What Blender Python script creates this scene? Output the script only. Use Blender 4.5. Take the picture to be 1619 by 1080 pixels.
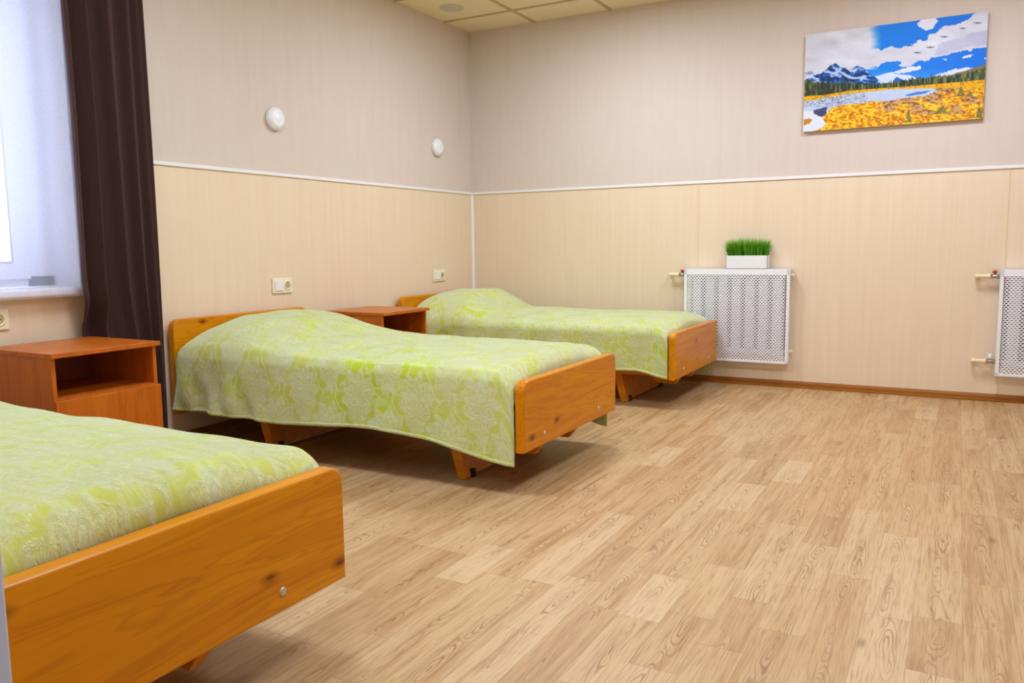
import bpy, bmesh, math, random
import numpy as np
from mathutils import Vector, Matrix

random.seed(7)
rng = np.random.default_rng(7)
for o in list(bpy.data.objects):
    bpy.data.objects.remove(o)
SC = bpy.context.scene
COL = SC.collection
PI = math.pi

# ------------------------------------------------------------------ camera
YAW, PITCH, ROLL, F = 0.5032, 0.1161, -0.0124, 1279.21
fw = Vector((-math.sin(YAW) * math.cos(PITCH), math.cos(YAW) * math.cos(PITCH), -math.sin(PITCH)))
rt = Vector((math.cos(YAW), math.sin(YAW), 0))
up = rt.cross(fw)
r2 = rt * math.cos(ROLL) + up * math.sin(ROLL)
u2 = -rt * math.sin(ROLL) + up * math.cos(ROLL)
cd = bpy.data.cameras.new('camera')
cam = bpy.data.objects.new('camera', cd)
COL.objects.link(cam)
m = Matrix.Identity(4)
for i in range(3):
    m[i][0], m[i][1], m[i][2] = r2[i], u2[i], -fw[i]
m[0][3], m[1][3], m[2][3] = 3.3956, -5.541, 0.9483
cam.matrix_world = m
cd.sensor_fit = 'HORIZONTAL'
cd.sensor_width = 36
cd.lens = F * 36 / 1619
cd.clip_start = 0.05
SC.camera = cam

# ------------------------------------------------------------------ world, exposure
SC.view_settings.view_transform = 'Standard'
SC.view_settings.look = 'None'
SC.view_settings.gamma = 1
SC.view_settings.use_curve_mapping = False
SC.view_settings.exposure = 0.16
W = bpy.data.worlds.new('world')
SC.world = W
W.use_nodes = True
wb = W.node_tree.nodes['Background']
wb.inputs['Color'].default_value = (0.60, 0.72, 1.0, 1)
wb.inputs['Strength'].default_value = 7.0
PANEL_POWER = 25.5
PANEL_COLOR = (0.80, 0.91, 1.06)
PANELS = [(1.47, -1.25), (3.27, -1.25), (1.47, -3.65), (3.27, -3.65)]


# ------------------------------------------------------------------ node helpers
def srgb(r, g, b):
    def f(c):
        c /= 255
        return c / 12.92 if c <= 0.04045 else ((c + 0.055) / 1.055) ** 2.4
    return (f(r), f(g), f(b), 1)


class N:
    """small node-graph writer"""
    def __init__(s, name):
        s.m = bpy.data.materials.new(name)
        s.m.use_nodes = True
        s.t = s.m.node_tree
        s.b = s.t.nodes['Principled BSDF']
        s.out = s.t.nodes['Material Output']

    def put(s, sock, v):
        if isinstance(v, bpy.types.NodeSocket):
            s.t.links.new(v, sock)
        else:
            sock.default_value = v

    def node(s, kind, ins=None, **kw):
        n = s.t.nodes.new(kind)
        for k, v in kw.items():
            setattr(n, k, v)
        for k, v in (ins or {}).items():
            s.put(n.inputs[k], v)
        return n

    def math(s, op, a, b=None, c=None, clamp=False):
        n = s.node('ShaderNodeMath', operation=op, use_clamp=clamp)
        s.put(n.inputs[0], a)
        if b is not None:
            s.put(n.inputs[1], b)
        if c is not None:
            s.put(n.inputs[2], c)
        return n.outputs[0]

    def smooth(s, v, a, b, lo=0.0, hi=1.0):
        n = s.node('ShaderNodeMapRange', {0: v, 1: a, 2: b, 3: lo, 4: hi}, interpolation_type='SMOOTHSTEP')
        return n.outputs[0]

    def mix(s, f, a, b, mode='MIX'):
        n = s.node('ShaderNodeMix', data_type='RGBA', blend_type=mode)
        s.put(n.inputs[0], f)
        s.put(n.inputs[6], a)
        s.put(n.inputs[7], b)
        return n.outputs[2]

    def coord(s, out='Object'):
        return s.node('ShaderNodeTexCoord').outputs[out]

    def pos(s):
        return s.node('ShaderNodeNewGeometry').outputs['Position']

    def xyz(s, v):
        n = s.node('ShaderNodeSeparateXYZ', {0: v})
        return n.outputs[0], n.outputs[1], n.outputs[2]

    def comb(s, x, y, z):
        return s.node('ShaderNodeCombineXYZ', {0: x, 1: y, 2: z}).outputs[0]

    def scale(s, v, x, y, z):
        n = s.node('ShaderNodeVectorMath', operation='MULTIPLY')
        s.put(n.inputs[0], v)
        n.inputs[1].default_value = (x, y, z)
        return n.outputs[0]

    def noise(s, v, sc=1.0, det=3.0, rough=.5, dist=0.0):
        n = s.node('ShaderNodeTexNoise', {'Vector': v, 'Scale': sc, 'Detail': det, 'Roughness': rough, 'Distortion': dist})
        return n.outputs[0]

    def rnd(s, v):
        return s.node('ShaderNodeTexWhiteNoise', {'Vector': v}, noise_dimensions='3D').outputs[0]

    def ramp(s, f, stops):
        n = s.node('ShaderNodeValToRGB')
        e = n.color_ramp.elements
        while len(e) < len(stops):
            e.new(0.5)
        for el, (p, c) in zip(e, stops):
            el.position = p
            el.color = c
        s.put(n.inputs[0], f)
        return n.outputs[0]

    def bump(s, h, strength=.3, dist=.002):
        n = s.node('ShaderNodeBump', {'Height': h, 'Strength': strength, 'Distance': dist})
        s.put(s.b.inputs['Normal'], n.outputs[0])
        return n

    def set(s, color=None, rough=None, metal=None, spec=None, **kw):
        if color is not None:
            s.put(s.b.inputs['Base Color'], color)
        if rough is not None:
            s.put(s.b.inputs['Roughness'], rough)
        if metal is not None:
            s.put(s.b.inputs['Metallic'], metal)
        if spec is not None:
            s.put(s.b.inputs['Specular IOR Level'], spec)
        for k, v in kw.items():
            s.put(s.b.inputs[k.replace('_', ' ')], v)
        return s.m


def plain(name, c, rough=.5, metal=0.0, var=.04, sc=30, **kw):
    n = N(name)
    f = n.noise(n.coord(), sc, 3)
    dark = tuple(x * (1 - var * 2) for x in c[:3]) + (1,)
    lite = tuple(min(1, x * (1 + var)) for x in c[:3]) + (1,)
    return n.set(n.mix(f, dark, lite), rough, metal, **kw)


# ------------------------------------------------------------------ materials
def mat_floor():
    n = N('floor_vinyl')
    x, y, z = n.xyz(n.pos())
    PW, PL = 0.112, 0.66
    cx = n.math('DIVIDE', n.math('ADD', x, 0.026), PW)
    col = n.math('FLOOR', cx)
    fx = n.math('SUBTRACT', cx, col)
    off = n.rnd(n.comb(col, 3.3, 1.1))
    cy = n.math('ADD', n.math('DIVIDE', y, PL), n.math('MULTIPLY', off, 7.0))
    row = n.math('FLOOR', cy)
    fy = n.math('SUBTRACT', cy, row)
    # every third plank is split once more so lengths vary
    cut = n.math('GREATER_THAN', fy, 0.55)
    sp = n.math('GREATER_THAN', n.rnd(n.comb(col, row, 8.8)), 0.72)
    sub = n.math('MULTIPLY', cut, sp)
    rid = n.rnd(n.comb(col, n.math('ADD', row, n.math('MULTIPLY', sub, 0.37)), 5.5))
    rid2 = n.rnd(n.comb(row, col, n.math('ADD', sub, 2.2)))
    # cathedral grain: nested ovals strung along the middle of each plank
    gx = n.math('ADD', n.math('MULTIPLY', x, 8.5), n.math('MULTIPLY', rid, 60.0))
    gy = n.math('ADD', n.math('MULTIPLY', y, 2.6), n.math('MULTIPLY', rid2, 40.0))
    wv = n.math('SUBTRACT', n.noise(n.comb(gx, gy, rid), 1.0, 3.0, .5), .5)
    wv2 = n.math('SUBTRACT', n.noise(n.comb(n.math('MULTIPLY', gx, 3.0), n.math('MULTIPLY', gy, 2.4), 7.0), 1.0, 2.0, .5), .5)
    ctr0 = n.math('SUBTRACT', fx, n.math('ADD', .5, n.math('MULTIPLY', wv, .7)))
    ctr = n.math('ABSOLUTE', ctr0)
    oy = n.math('ADD', n.math('DIVIDE', y, n.math('ADD', .24, n.math('MULTIPLY', rid2, .34))), n.math('MULTIPLY', wv, 1.6))
    ok = n.math('MULTIPLY', n.math('SUBTRACT', n.math('FRACT', oy), .5), .75)
    od = n.math('SQRT', n.math('ADD', n.math('POWER', n.math('MULTIPLY', ctr0, 1.9), 2.0), n.math('POWER', ok, 2.0)))
    od = n.math('ADD', od, n.math('MULTIPLY', wv2, .17))
    ph = n.math('FRACT', n.math('MULTIPLY', od, 8.5))
    line = n.smooth(n.math('ABSOLUTE', n.math('SUBTRACT', ph, 0.5)), 0.28, 0.48)
    lmask = n.smooth(n.noise(n.comb(n.math('MULTIPLY', gx, .5), n.math('MULTIPLY', gy, 1.0), 4.0), 1.0, 2.0), .36, .56)
    cen = n.smooth(od, .62, .15)
    line = n.math('MULTIPLY', line, n.math('MULTIPLY', n.math('ADD', n.math('MULTIPLY', cen, .9), .08), lmask))
    # fine fibre
    fib = n.noise(n.comb(n.math('MULTIPLY', x, 330.0), n.math('MULTIPLY', y, 9.0), rid), 1.0, 3.0, .6)
    fib2 = n.noise(n.comb(n.math('MULTIPLY', x, 55.0), n.math('MULTIPLY', y, 2.6), n.math('MULTIPLY', rid, 9.0)), 1.0, 4.0, .6)
    fine = n.noise(n.pos(), 420.0, 2.0, .6)
    base = n.ramp(rid, [(0, srgb(176, 134, 84)), (.3, srgb(186, 146, 95)), (.6, srgb(192, 154, 104)), (.85, srgb(197, 161, 113)), (1, srgb(203, 170, 126))])
    base = n.mix(n.smooth(fib2, .35, .7, 0.0, .35), base, srgb(210, 180, 136))
    base = n.mix(n.smooth(fib2, .5, .28, 0.0, .55), base, srgb(152, 108, 64))
    base = n.mix(n.smooth(fib, .48, .70, 0.0, .60), base, srgb(138, 94, 54))
    base = n.mix(n.math('MULTIPLY', line, .72), base, srgb(122, 74, 36))
    base = n.mix(n.smooth(fine, .4, .75, 0.0, .12), base, srgb(244, 226, 200))
    # knots
    kn = n.node('ShaderNodeTexVoronoi', {'Vector': n.comb(n.math('MULTIPLY', x, 5.0), n.math('MULTIPLY', y, 2.2), 0.0), 'Scale': 1.0}).outputs['Distance']
    base = n.mix(n.smooth(kn, .09, .02, 0.0, .55), base, srgb(118, 72, 44))
    # joints
    ex = n.math('MINIMUM', fx, n.math('SUBTRACT', 1.0, fx))
    jx = n.smooth(ex, .012, .002)
    ey = n.math('MINIMUM', fy, n.math('SUBTRACT', 1.0, fy))
    ey2 = n.math('ADD', n.math('ABSOLUTE', n.math('SUBTRACT', fy, .55)), n.math('SUBTRACT', 1.0, sp))
    jy = n.smooth(n.math('MINIMUM', ey, ey2), .0028, .0006)
    j = n.math('MAXIMUM', jx, jy)
    base = n.mix(n.math('MULTIPLY', j, .38), base, srgb(120, 76, 44))
    n.set(base, n.smooth(fib2, .3, .7, .36, .48), 0, .5)
    h = n.math('SUBTRACT', n.math('MULTIPLY', fib, .5), n.math('ADD', n.math('MULTIPLY', j, 1.0), n.math('MULTIPLY', line, .4)))
    n.bump(h, .22, .0012)
    return n.m


def mat_wallpaper():
    n = N('wallpaper_cream')
    x, y, z = n.xyz(n.pos())
    s = n.math('ADD', x, y)
    strand = n.noise(n.comb(n.math('MULTIPLY', s, 260.0), n.math('MULTIPLY', z, 10.0), 0.0), 1.0, 3.0, .6)
    strand2 = n.noise(n.comb(n.math('MULTIPLY', s, 22.0), n.math('MULTIPLY', z, 2.0), 5.0), 1.0, 3.0, .5)
    # faint seams between strips of paper
    st = n.math('FRACT', n.math('DIVIDE', n.math('ADD', s, 20.3), 1.06))
    seam = n.smooth(n.math('MINIMUM', st, n.math('SUBTRACT', 1.0, st)), .0022, .0005)
    c = n.mix(strand, srgb(212, 196, 185), srgb(221, 206, 196))
    c = n.mix(n.smooth(strand2, .35, .65, 0.0, .2), c, srgb(224, 212, 206))
    c = n.mix(n.math('MULTIPLY', seam, .25), c, srgb(190, 165, 140))
    n.set(c, .8, 0, .25)
    n.bump(strand, .15, .0008)
    return n.m


def mat_laminate():
    n = N('wall_panel_laminate')
    x, y, z = n.xyz(n.pos())
    s = n.math('ADD', x, y)
    a = n.noise(n.comb(n.math('MULTIPLY', s, 34.0), n.math('MULTIPLY', z, 1.1), 0.0), 1.0, 4.0, .6)
    b = n.noise(n.comb(n.math('MULTIPLY', n.math('ADD', s, n.math('MULTIPLY', a, .05)), 110.0), n.math('MULTIPLY', z, 3.0), 3.0), 1.0, 3.0, .6)
    c = n.mix(n.smooth(a, .25, .75), srgb(232, 209, 181), srgb(236, 215, 188))
    c = n.mix(n.smooth(b, .5, .85, 0.0, .14), c, srgb(222, 194, 160))
    c = n.mix(n.smooth(b, .42, .15, 0.0, .2), c, srgb(240, 224, 198))
    n.set(c, .5, 0, .35)
    n.bump(b, .08, .0005)
    return n.m


def mat_pine(name, light, mid, dark, axis='y', knots=True, rough=.36):
    n = N(name)
    x, y, z = n.xyz(n.coord())
    info = n.node('ShaderNodeObjectInfo')
    rnd = n.math('MULTIPLY', info.outputs['Random'], 37.0)
    if axis == 'y':
        u, v = y, z
        w = x
    else:
        u, v = x, z
        w = y
    if axis == 'z':
        u, v, w = z, x, y
    a = n.noise(n.comb(n.math('ADD', n.math('MULTIPLY', u, 1.3), rnd), n.math('MULTIPLY', v, 14.0), n.math('MULTIPLY', w, 14.0)), 1.0, 3.0, .5, .6)
    ring = n.math('FRACT', n.math('MULTIPLY', a, 9.0))
    line = n.smooth(n.math('ABSOLUTE', n.math('SUBTRACT', ring, .5)), .25, .5)
    fib = n.noise(n.comb(n.math('ADD', n.math('MULTIPLY', u, 6.0), rnd), n.math('MULTIPLY', v, 240.0), n.math('MULTIPLY', w, 240.0)), 1.0, 3.0, .6)
    c = n.mix(n.smooth(a, .3, .7), mid, light)
    c = n.mix(n.math('MULTIPLY', line, .22), c, dark)
    c = n.mix(n.smooth(fib, .5, .8, 0.0, .22), c, dark)
    if knots:
        vo = n.node('ShaderNodeTexVoronoi', {'Vector': n.comb(n.math('ADD', n.math('MULTIPLY', u, 2.1), rnd), n.math('MULTIPLY', v, 4.2), rnd), 'Scale': 1.0, 'Randomness': 1.0}, voronoi_dimensions='2D').outputs['Distance']
        k = n.math('ADD', vo, n.math('MULTIPLY', n.math('SUBTRACT', a, .5), .10))
        c = n.mix(n.smooth(k, .085, .03, 0.0, .6), c, dark)
        c = n.mix(n.smooth(k, .035, .012, 0.0, .7), c, (dark[0] * .35, dark[1] * .3, dark[2] * .3, 1))
    n.set(c, rough, 0, .22)
    n.b.inputs['Coat Weight'].default_value = .10
    n.b.inputs['Coat Roughness'].default_value = .18
    n.bump(fib, .05, .0004)
    return n.m


def mat_blanket():
    n = N('plush_green')
    uv = n.node('ShaderNodeUVMap', uv_map='UVMap').outputs[0]
    u, v, _ = n.xyz(uv)
    PU, PV = .30, .34
    wob = n.noise(uv, 22.0, 3.0, .6)
    u2_ = n.math('ADD', u, n.math('MULTIPLY', n.math('SUBTRACT', wob, .5), .014))
    v2_ = n.math('ADD', v, n.math('MULTIPLY', n.math('SUBTRACT', n.noise(uv, 17.0, 3.0, .6), .5), .014))

    def motif(ou, ov, su, sv):
        a = n.math('SUBTRACT', n.math('FRACT', n.math('ADD', n.math('DIVIDE', u2_, PU), ou)), .5)
        b = n.math('SUBTRACT', n.math('FRACT', n.math('ADD', n.math('DIVIDE', v2_, PV), ov)), .5)
        # palmette: a lobed pear, its tip pointing one way
        bb = n.math('ADD', b, .04)
        squeeze = n.math('ADD', 1.0, n.math('MULTIPLY', bb, 1.3))
        aa = n.math('DIVIDE', a, n.math('MAXIMUM', squeeze, .3))
        r = n.math('SQRT', n.math('ADD', n.math('POWER', n.math('MULTIPLY', aa, su), 2.0), n.math('POWER', n.math('MULTIPLY', bb, sv), 2.0)))
        th = n.math('ARCTAN2', n.math('MULTIPLY', bb, sv), n.math('MULTIPLY', aa, su))
        lob = n.math('MULTIPLY', n.math('COSINE', n.math('MULTIPLY', th, 11.0)), .045)
        rr = n.math('ADD', r, lob)
        inside = n.smooth(rr, .40, .35)
        veins = n.math('SINE', n.math('ADD', n.math('MULTIPLY', r, 52.0), n.math('MULTIPLY', n.math('SINE', n.math('MULTIPLY', th, 11.0)), 2.4)))
        rim = n.smooth(n.math('ABSOLUTE', n.math('SUBTRACT', rr, .56)), .03, .012)
        return inside, veins, rim

    i1, w1, r1 = motif(.0, .0, 1.55, 1.0)
    i2, w2, r2_ = motif(.5, .5, 1.35, .88)
    ins = n.math('MAXIMUM', i1, i2)
    rim = n.math('MAXIMUM', r1, r2_)
    vein = n.math('ADD', n.math('MULTIPLY', i1, w1), n.math('MULTIPLY', i2, w2))
    curl = n.noise(uv, 70.0, 2.0, .5, 1.5)
    curls = n.smooth(n.math('ABSOLUTE', n.math('SUBTRACT', n.math('FRACT', n.math('MULTIPLY', curl, 5.0)), .5)), .1, .4)
    emb = n.math('MAXIMUM', ins, rim)
    fuzz = n.noise(uv, 900.0, 2.0, .7)
    fuzz2 = n.noise(uv, 260.0, 3.0, .7)
    # crushed pile brushed different ways: sheen put into the colour as broad patches
    br = n.noise(n.scale(uv, 1.0, 1.5, 1.0), 1.7, 3.0, .5, .3)
    br2 = n.noise(n.scale(uv, 2.0, 7.0, 1.0), 4.0, 4.0, .65, .4)
    c = n.mix(n.smooth(br, .33, .56), srgb(188, 206, 30), srgb(200, 207, 98))
    c = n.mix(n.math('MULTIPLY', n.math('MULTIPLY', emb, n.math('ADD', n.math('MULTIPLY', curls, .45), .55)), .68), c, srgb(226, 230, 184))
    c = n.mix(n.math('MULTIPLY', n.smooth(vein, -.1, -.9), .30), c, srgb(188, 184, 100))
    c = n.mix(n.smooth(br2, .44, .66, 0.0, .42), c, srgb(224, 236, 208))
    c = n.mix(n.smooth(fuzz2, .5, .8, 0.0, .25), c, srgb(170, 182, 90))
    n.set(c, .95, 0, .1)
    n.b.inputs['Sheen Weight'].default_value = 1.0
    n.b.inputs['Sheen Roughness'].default_value = .38
    n.b.inputs['Sheen Tint'].default_value = (.90, .98, .84, 1)
    h = n.math('ADD', n.math('MULTIPLY', fuzz2, .5), n.math('MULTIPLY', fuzz, .3))
    h = n.math('ADD', h, n.math('MULTIPLY', n.math('MULTIPLY', emb, curls), .7))
    h = n.math('ADD', h, n.math('MULTIPLY', vein, .3))
    n.bump(h, .55, .004)
    return n.m


def mat_curtain():
    n = N('curtain_brown')
    f = n.noise(n.coord(), 500.0, 2.0, .6)
    n.set(n.mix(f, srgb(52, 33, 30), srgb(76, 49, 46)), .85, 0, .2)
    n.b.inputs['Sheen Weight'].default_value = .2
    n.b.inputs['Sheen Tint'].default_value = (.75, .5, .48, 1)
    n.bump(f, .2, .0006)
    return n.m


def mat_sheer():
    n = N('sheer_voile')
    t = n.t
    x, y, z = n.xyz(n.pos())
    weave = n.noise(n.comb(n.math('MULTIPLY', y, 700.0), n.math('MULTIPLY', z, 60.0), 0.0), 1.0, 2.0)
    tr = n.node('ShaderNodeBsdfTransparent', {'Color': (.97, .97, 1, 1)})
    tl = n.node('ShaderNodeBsdfTranslucent', {'Color': (.86, .86, 1, 1)})
    df = n.node('ShaderNodeBsdfDiffuse', {'Color': (.88, .88, .98, 1)})
    m1 = n.node('ShaderNodeMixShader', {0: .45})
    t.links.new(tl.outputs[0], m1.inputs[1])
    t.links.new(df.outputs[0], m1.inputs[2])
    m2 = n.node('ShaderNodeMixShader', {0: n.smooth(weave, .2, .8, .30, .36)})
    t.links.new(tr.outputs[0], m2.inputs[1])
    t.links.new(m1.outputs[0], m2.inputs[2])
    t.links.new(m2.outputs[0], n.out.inputs[0])
    return n.m


def mat_ceiling():
    n = N('ceiling_tile')
    f = n.noise(n.pos(), 90.0, 4.0, .7)
    pit = n.node('ShaderNodeTexVoronoi', {'Vector': n.pos(), 'Scale': 160.0}).outputs['Distance']
    c = n.mix(f, srgb(232, 216, 178), srgb(242, 228, 194))
    c = n.mix(n.smooth(pit, .2, .05, 0.0, .25), c, srgb(170, 150, 112))
    n.set(c, .9, 0, .1)
    n.bump(f, .2, .001)
    return n.m


def mat_glass():
    n = N('window_glass')
    t = n.t
    g = n.node('ShaderNodeBsdfGlossy', {'Roughness': .02})
    tr = n.node('ShaderNodeBsdfTransparent')
    fr = n.node('ShaderNodeFresnel', {'IOR': 1.3})
    m1 = n.node('ShaderNodeMixShader', {0: fr.outputs[0]})
    t.links.new(tr.outputs[0], m1.inputs[1])
    t.links.new(g.outputs[0], m1.inputs[2])
    t.links.new(m1.outputs[0], n.out.inputs[0])
    return n.m


def mat_grass():
    n = N('artificial_grass')
    z = n.xyz(n.coord())[2]
    at = n.node('ShaderNodeAttribute', attribute_name='tone').outputs['Fac']
    c = n.mix(at, srgb(30, 110, 16), srgb(120, 190, 30))
    c = n.mix(n.smooth(z, .15, .195, 0.0, .5), c, srgb(170, 215, 70))
    n.set(c, .5, 0, .3)
    return n.m


def mat_canvas():
    n = N('printed_canvas')
    at = n.node('ShaderNodeAttribute', attribute_name='paint')
    w = n.noise(n.coord(), 900.0, 1.0)
    n.set(at.outputs['Color'], .6, 0, .3)
    n.bump(w, .1, .0004)
    return n.m


def mat_emit(name, c, s):
    n = N(name)
    e = n.node('ShaderNodeEmission', {'Color': c, 'Strength': s})
    n.t.links.new(e.outputs[0], n.out.inputs[0])
    return n.m


M = {
    'floor': mat_floor(), 'paper': mat_wallpaper(), 'lam': mat_laminate(), 'ceil': mat_ceiling(),
    'pine': mat_pine('bed_pine', srgb(218, 142, 0), srgb(206, 124, 0), srgb(132, 66, 0)),
    'pine_x': mat_pine('bed_pine_rail', srgb(210, 128, 0), srgb(192, 108, 0), srgb(126, 60, 0), axis='x', knots=False),
    'cherry': mat_pine('cherry_laminate', srgb(200, 108, 28), srgb(184, 92, 18), srgb(140, 60, 12), axis='z', knots=False, rough=.35),
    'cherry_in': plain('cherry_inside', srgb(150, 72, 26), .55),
    'board': mat_pine('skirting_wood', srgb(164, 102, 36), srgb(148, 86, 26), srgb(100, 52, 16), axis='x', knots=False, rough=.35),
    'blanket': mat_blanket(), 'curtain': mat_curtain(), 'sheer': mat_sheer(), 'glass': mat_glass(),
    'white': plain('white_plastic', srgb(238, 238, 242), .35, var=.01),
    'pvc': plain('window_pvc', srgb(232, 234, 246), .3, var=.01),
    'enamel': plain('white_enamel', srgb(242, 243, 250), .35, var=.01),
    'trim': plain('white_trim', srgb(240, 238, 240), .4, var=.01),
    'jamb': plain('door_frame_paint', srgb(196, 206, 230), .4, var=.01),
    'cream': plain('cream_plastic', srgb(240, 232, 204), .35, var=.01),
    'cream_dark': plain('cream_plastic_recess', srgb(190, 178, 120), .5, var=.02),
    'pipe': plain('beige_pipe', srgb(240, 222, 182), .45, var=.02),
    'steel': plain('nickel_fitting', srgb(180, 172, 160), .3, 1.0),
    'zinc': plain('zinc_bolt', srgb(200, 198, 190), .35, .9),
    'red': plain('red_handle', srgb(190, 24, 24), .4),
    'black': plain('black_rubber', srgb(22, 20, 20), .6),
    'grass': mat_grass(), 'canvas': mat_canvas(),
    'canvas_edge': plain('canvas_edge', srgb(196, 168, 140), .8),
    'mattress': plain('mattress_cover', srgb(196, 190, 176), .9),
    'ply': plain('plywood', srgb(150, 104, 60), .7),
    'grey': plain('grey_fixture', srgb(176, 168, 154), .6),
    'fixture': plain('fixture_plastic', srgb(206, 196, 172), .6),
    'section': plain('radiator_section', srgb(206, 206, 212), .5, var=.01),
    'gap_shade': plain('radiator_gap_shade', srgb(70, 70, 74), .8),  # dark colour stands for the shade behind the radiator sections
    'led': mat_emit('light_diffuser', (1, .93, .84, 1), 2.5),
    'seam': plain('panel_seam', srgb(236, 212, 176), .5),
    'grid': plain('ceiling_bar', srgb(196, 172, 128), .6),
}


# ------------------------------------------------------------------ mesh helpers
def link(name, me, mat, parent=None, smooth=False, mats=None):
    o = bpy.data.objects.new(name, me)
    COL.objects.link(o)
    for mm in (mats or [mat]):
        me.materials.append(mm)
    if smooth:
        me.polygons.foreach_set('use_smooth', [True] * len(me.polygons))
    if parent:
        o.parent = parent
    return o


def from_bm(name, bm, mat, parent=None, smooth=False, mats=None):
    me = bpy.data.meshes.new(name)
    bm.normal_update()
    bm.to_mesh(me)
    bm.free()
    return link(name, me, mat, parent, smooth, mats)


def add_box(bm, a, b, bev=0.0, seg=2, mi=0):
    ret = bmesh.ops.create_cube(bm, size=1)
    vs = ret['verts']
    c = [(a[i] + b[i]) / 2 for i in range(3)]
    s = [abs(b[i] - a[i]) for i in range(3)]
    for v in vs:
        v.co = Vector((c[0] + v.co.x * s[0], c[1] + v.co.y * s[1], c[2] + v.co.z * s[2]))
    fs = {f for v in vs for f in v.link_faces}
    for f in fs:
        f.material_index = mi
    if bev:
        es = list({e for v in vs for e in v.link_edges})
        bmesh.ops.bevel(bm, geom=es, offset=bev, segments=seg, affect='EDGES', profile=.5)


def box(name, a, b, mat, parent=None, bev=0.0, seg=2):
    bm = bmesh.new()
    add_box(bm, a, b, bev, seg)
    return from_bm(name, bm, mat, parent)


def add_prism(bm, pts, axis, a, b, bev=0.0, seg=3):
    """extrude a 2-D outline along axis from a to b"""
    def P(p, t):
        if axis == 'x':
            return (t, p[0], p[1])
        if axis == 'y':
            return (p[0], t, p[1])
        return (p[0], p[1], t)
    v0 = [bm.verts.new(P(p, a)) for p in pts]
    v1 = [bm.verts.new(P(p, b)) for p in pts]
    n = len(pts)
    f0 = bm.faces.new(v0)
    f1 = bm.faces.new(v1[::-1])
    for i in range(n):
        bm.faces.new((v0[i], v0[(i + 1) % n], v1[(i + 1) % n], v1[i]))
    bmesh.ops.recalc_face_normals(bm, faces=bm.faces)
    if bev:
        es = list(set(f0.edges) | set(f1.edges))
        bmesh.ops.bevel(bm, geom=es, offset=bev, segments=seg, affect='EDGES', profile=.5)


def add_cyl(bm, p, q, r, r2=None, n=20, mi=0):
    p, q = Vector(p), Vector(q)
    d = q - p
    ret = bmesh.ops.create_cone(bm, cap_ends=True, segments=n, radius1=r, radius2=r if r2 is None else r2, depth=d.length)
    rot = d.to_track_quat('Z', 'Y').to_matrix()
    for v in ret['verts']:
        v.co = rot @ v.co + (p + q) / 2
    return ret['verts']


def add_lathe(bm, prof, origin, axis, n=32):
    """prof: (radius, height) list along axis from origin"""
    rot = Vector(axis).to_track_quat('Z', 'Y').to_matrix()
    rings = []
    for r, h in prof:
        if r < 1e-6:
            rings.append([bm.verts.new(rot @ Vector((0, 0, h)) + Vector(origin))])
        else:
            rings.append([bm.verts.new(rot @ Vector((r * math.cos(2 * PI * k / n), r * math.sin(2 * PI * k / n), h)) + Vector(origin)) for k in range(n)])
    for A, B in zip(rings, rings[1:]):
        for k in range(n):
            k2 = (k + 1) % n
            if len(A) == 1 and len(B) == 1:
                continue
            if len(A) == 1:
                bm.faces.new((A[0], B[k2], B[k]))
            elif len(B) == 1:
                bm.faces.new((A[k], A[k2], B[0]))
            else:
                bm.faces.new((A[k], A[k2], B[k2], B[k]))


def thing(name, loc, label, cat, group=None):
    o = bpy.data.objects.new(name, None)
    COL.objects.link(o)
    o.location = loc
    o.empty_display_size = .1
    return tag(o, label, cat, group)


def tag(o, label, cat, group=None):
    o['label'] = label
    o['category'] = cat
    if group:
        o['group'] = group
    return o


def struct(o, label=None):
    o['kind'] = 'structure'
    if label:
        o['label'] = label
    return o


def copy_tree(o, parent=None):
    c = o.copy()
    COL.objects.link(c)
    if parent:
        c.parent = parent
    for ch in list(o.children):
        copy_tree(ch, c)
    return c


def smooth_by_angle(o, ang=35):
    me = o.data
    me.polygons.foreach_set('use_smooth', [True] * len(me.polygons))
    bm = bmesh.new()
    bm.from_mesh(me)
    for e in bm.edges:
        if len(e.link_faces) == 2 and e.calc_face_angle(0) > math.radians(ang):
            e.smooth = False
    bm.to_mesh(me)
    bm.free()


# ------------------------------------------------------------------ the room
H, HR = 2.6, 1.372
XR, YN = 5.2, -5.1            # right wall, near wall
# window opening in the left wall
WY0, WY1, WZ0, WZ1, WD = -4.75, -3.315, .80, 2.25, .26
# doorway in the near wall
DX0, DX1, DZ = 2.554, 3.47, 2.06

f = box('floor', (-.3, -7.2, -.06), (5.5, .3, 0), M['floor'])
struct(f)
c = box('ceiling', (-.3, -7.2, H), (5.5, .3, H + .06), M['ceil'])
struct(c)


def wall_boxes(name, boxes, parent=None):
    bm = bmesh.new()
    for (x0, y0, z0, x1, y1, z1) in boxes:
        for (a, b, mi) in ((z0, min(z1, HR), 1), (max(z0, HR), z1, 0)):
            if b - a > 1e-4:
                add_box(bm, (x0, y0, a), (x1, y1, b), mi=mi)
    return struct(from_bm(name, bm, None, parent, mats=[M['paper'], M['lam']]))


wall_boxes('wall_back', [(-.3, 0, 0, XR + .3, .15, H)])
wall_boxes('wall_left', [(-.3, WY1, 0, 0, 0, H), (-.3, -7.2, 0, 0, WY0, H), (-.3, WY0, 0, 0, WY1, WZ0 - .032), (-.3, WY0, WZ1, 0, WY1, H)])
wall_boxes('wall_right', [(XR, -7.2, 0, XR + .15, 0, H)])
wall_boxes('wall_near', [(0, YN - .12, 0, DX0 - .03, YN, H), (DX1 + .03, YN - .12, 0, XR, YN, H), (DX0 - .03, YN - .12, DZ + .03, DX1 + .03, YN, H)])
wall_boxes('wall_hallway', [(0, -7.0, 0, XR, -6.9, H)])

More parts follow.
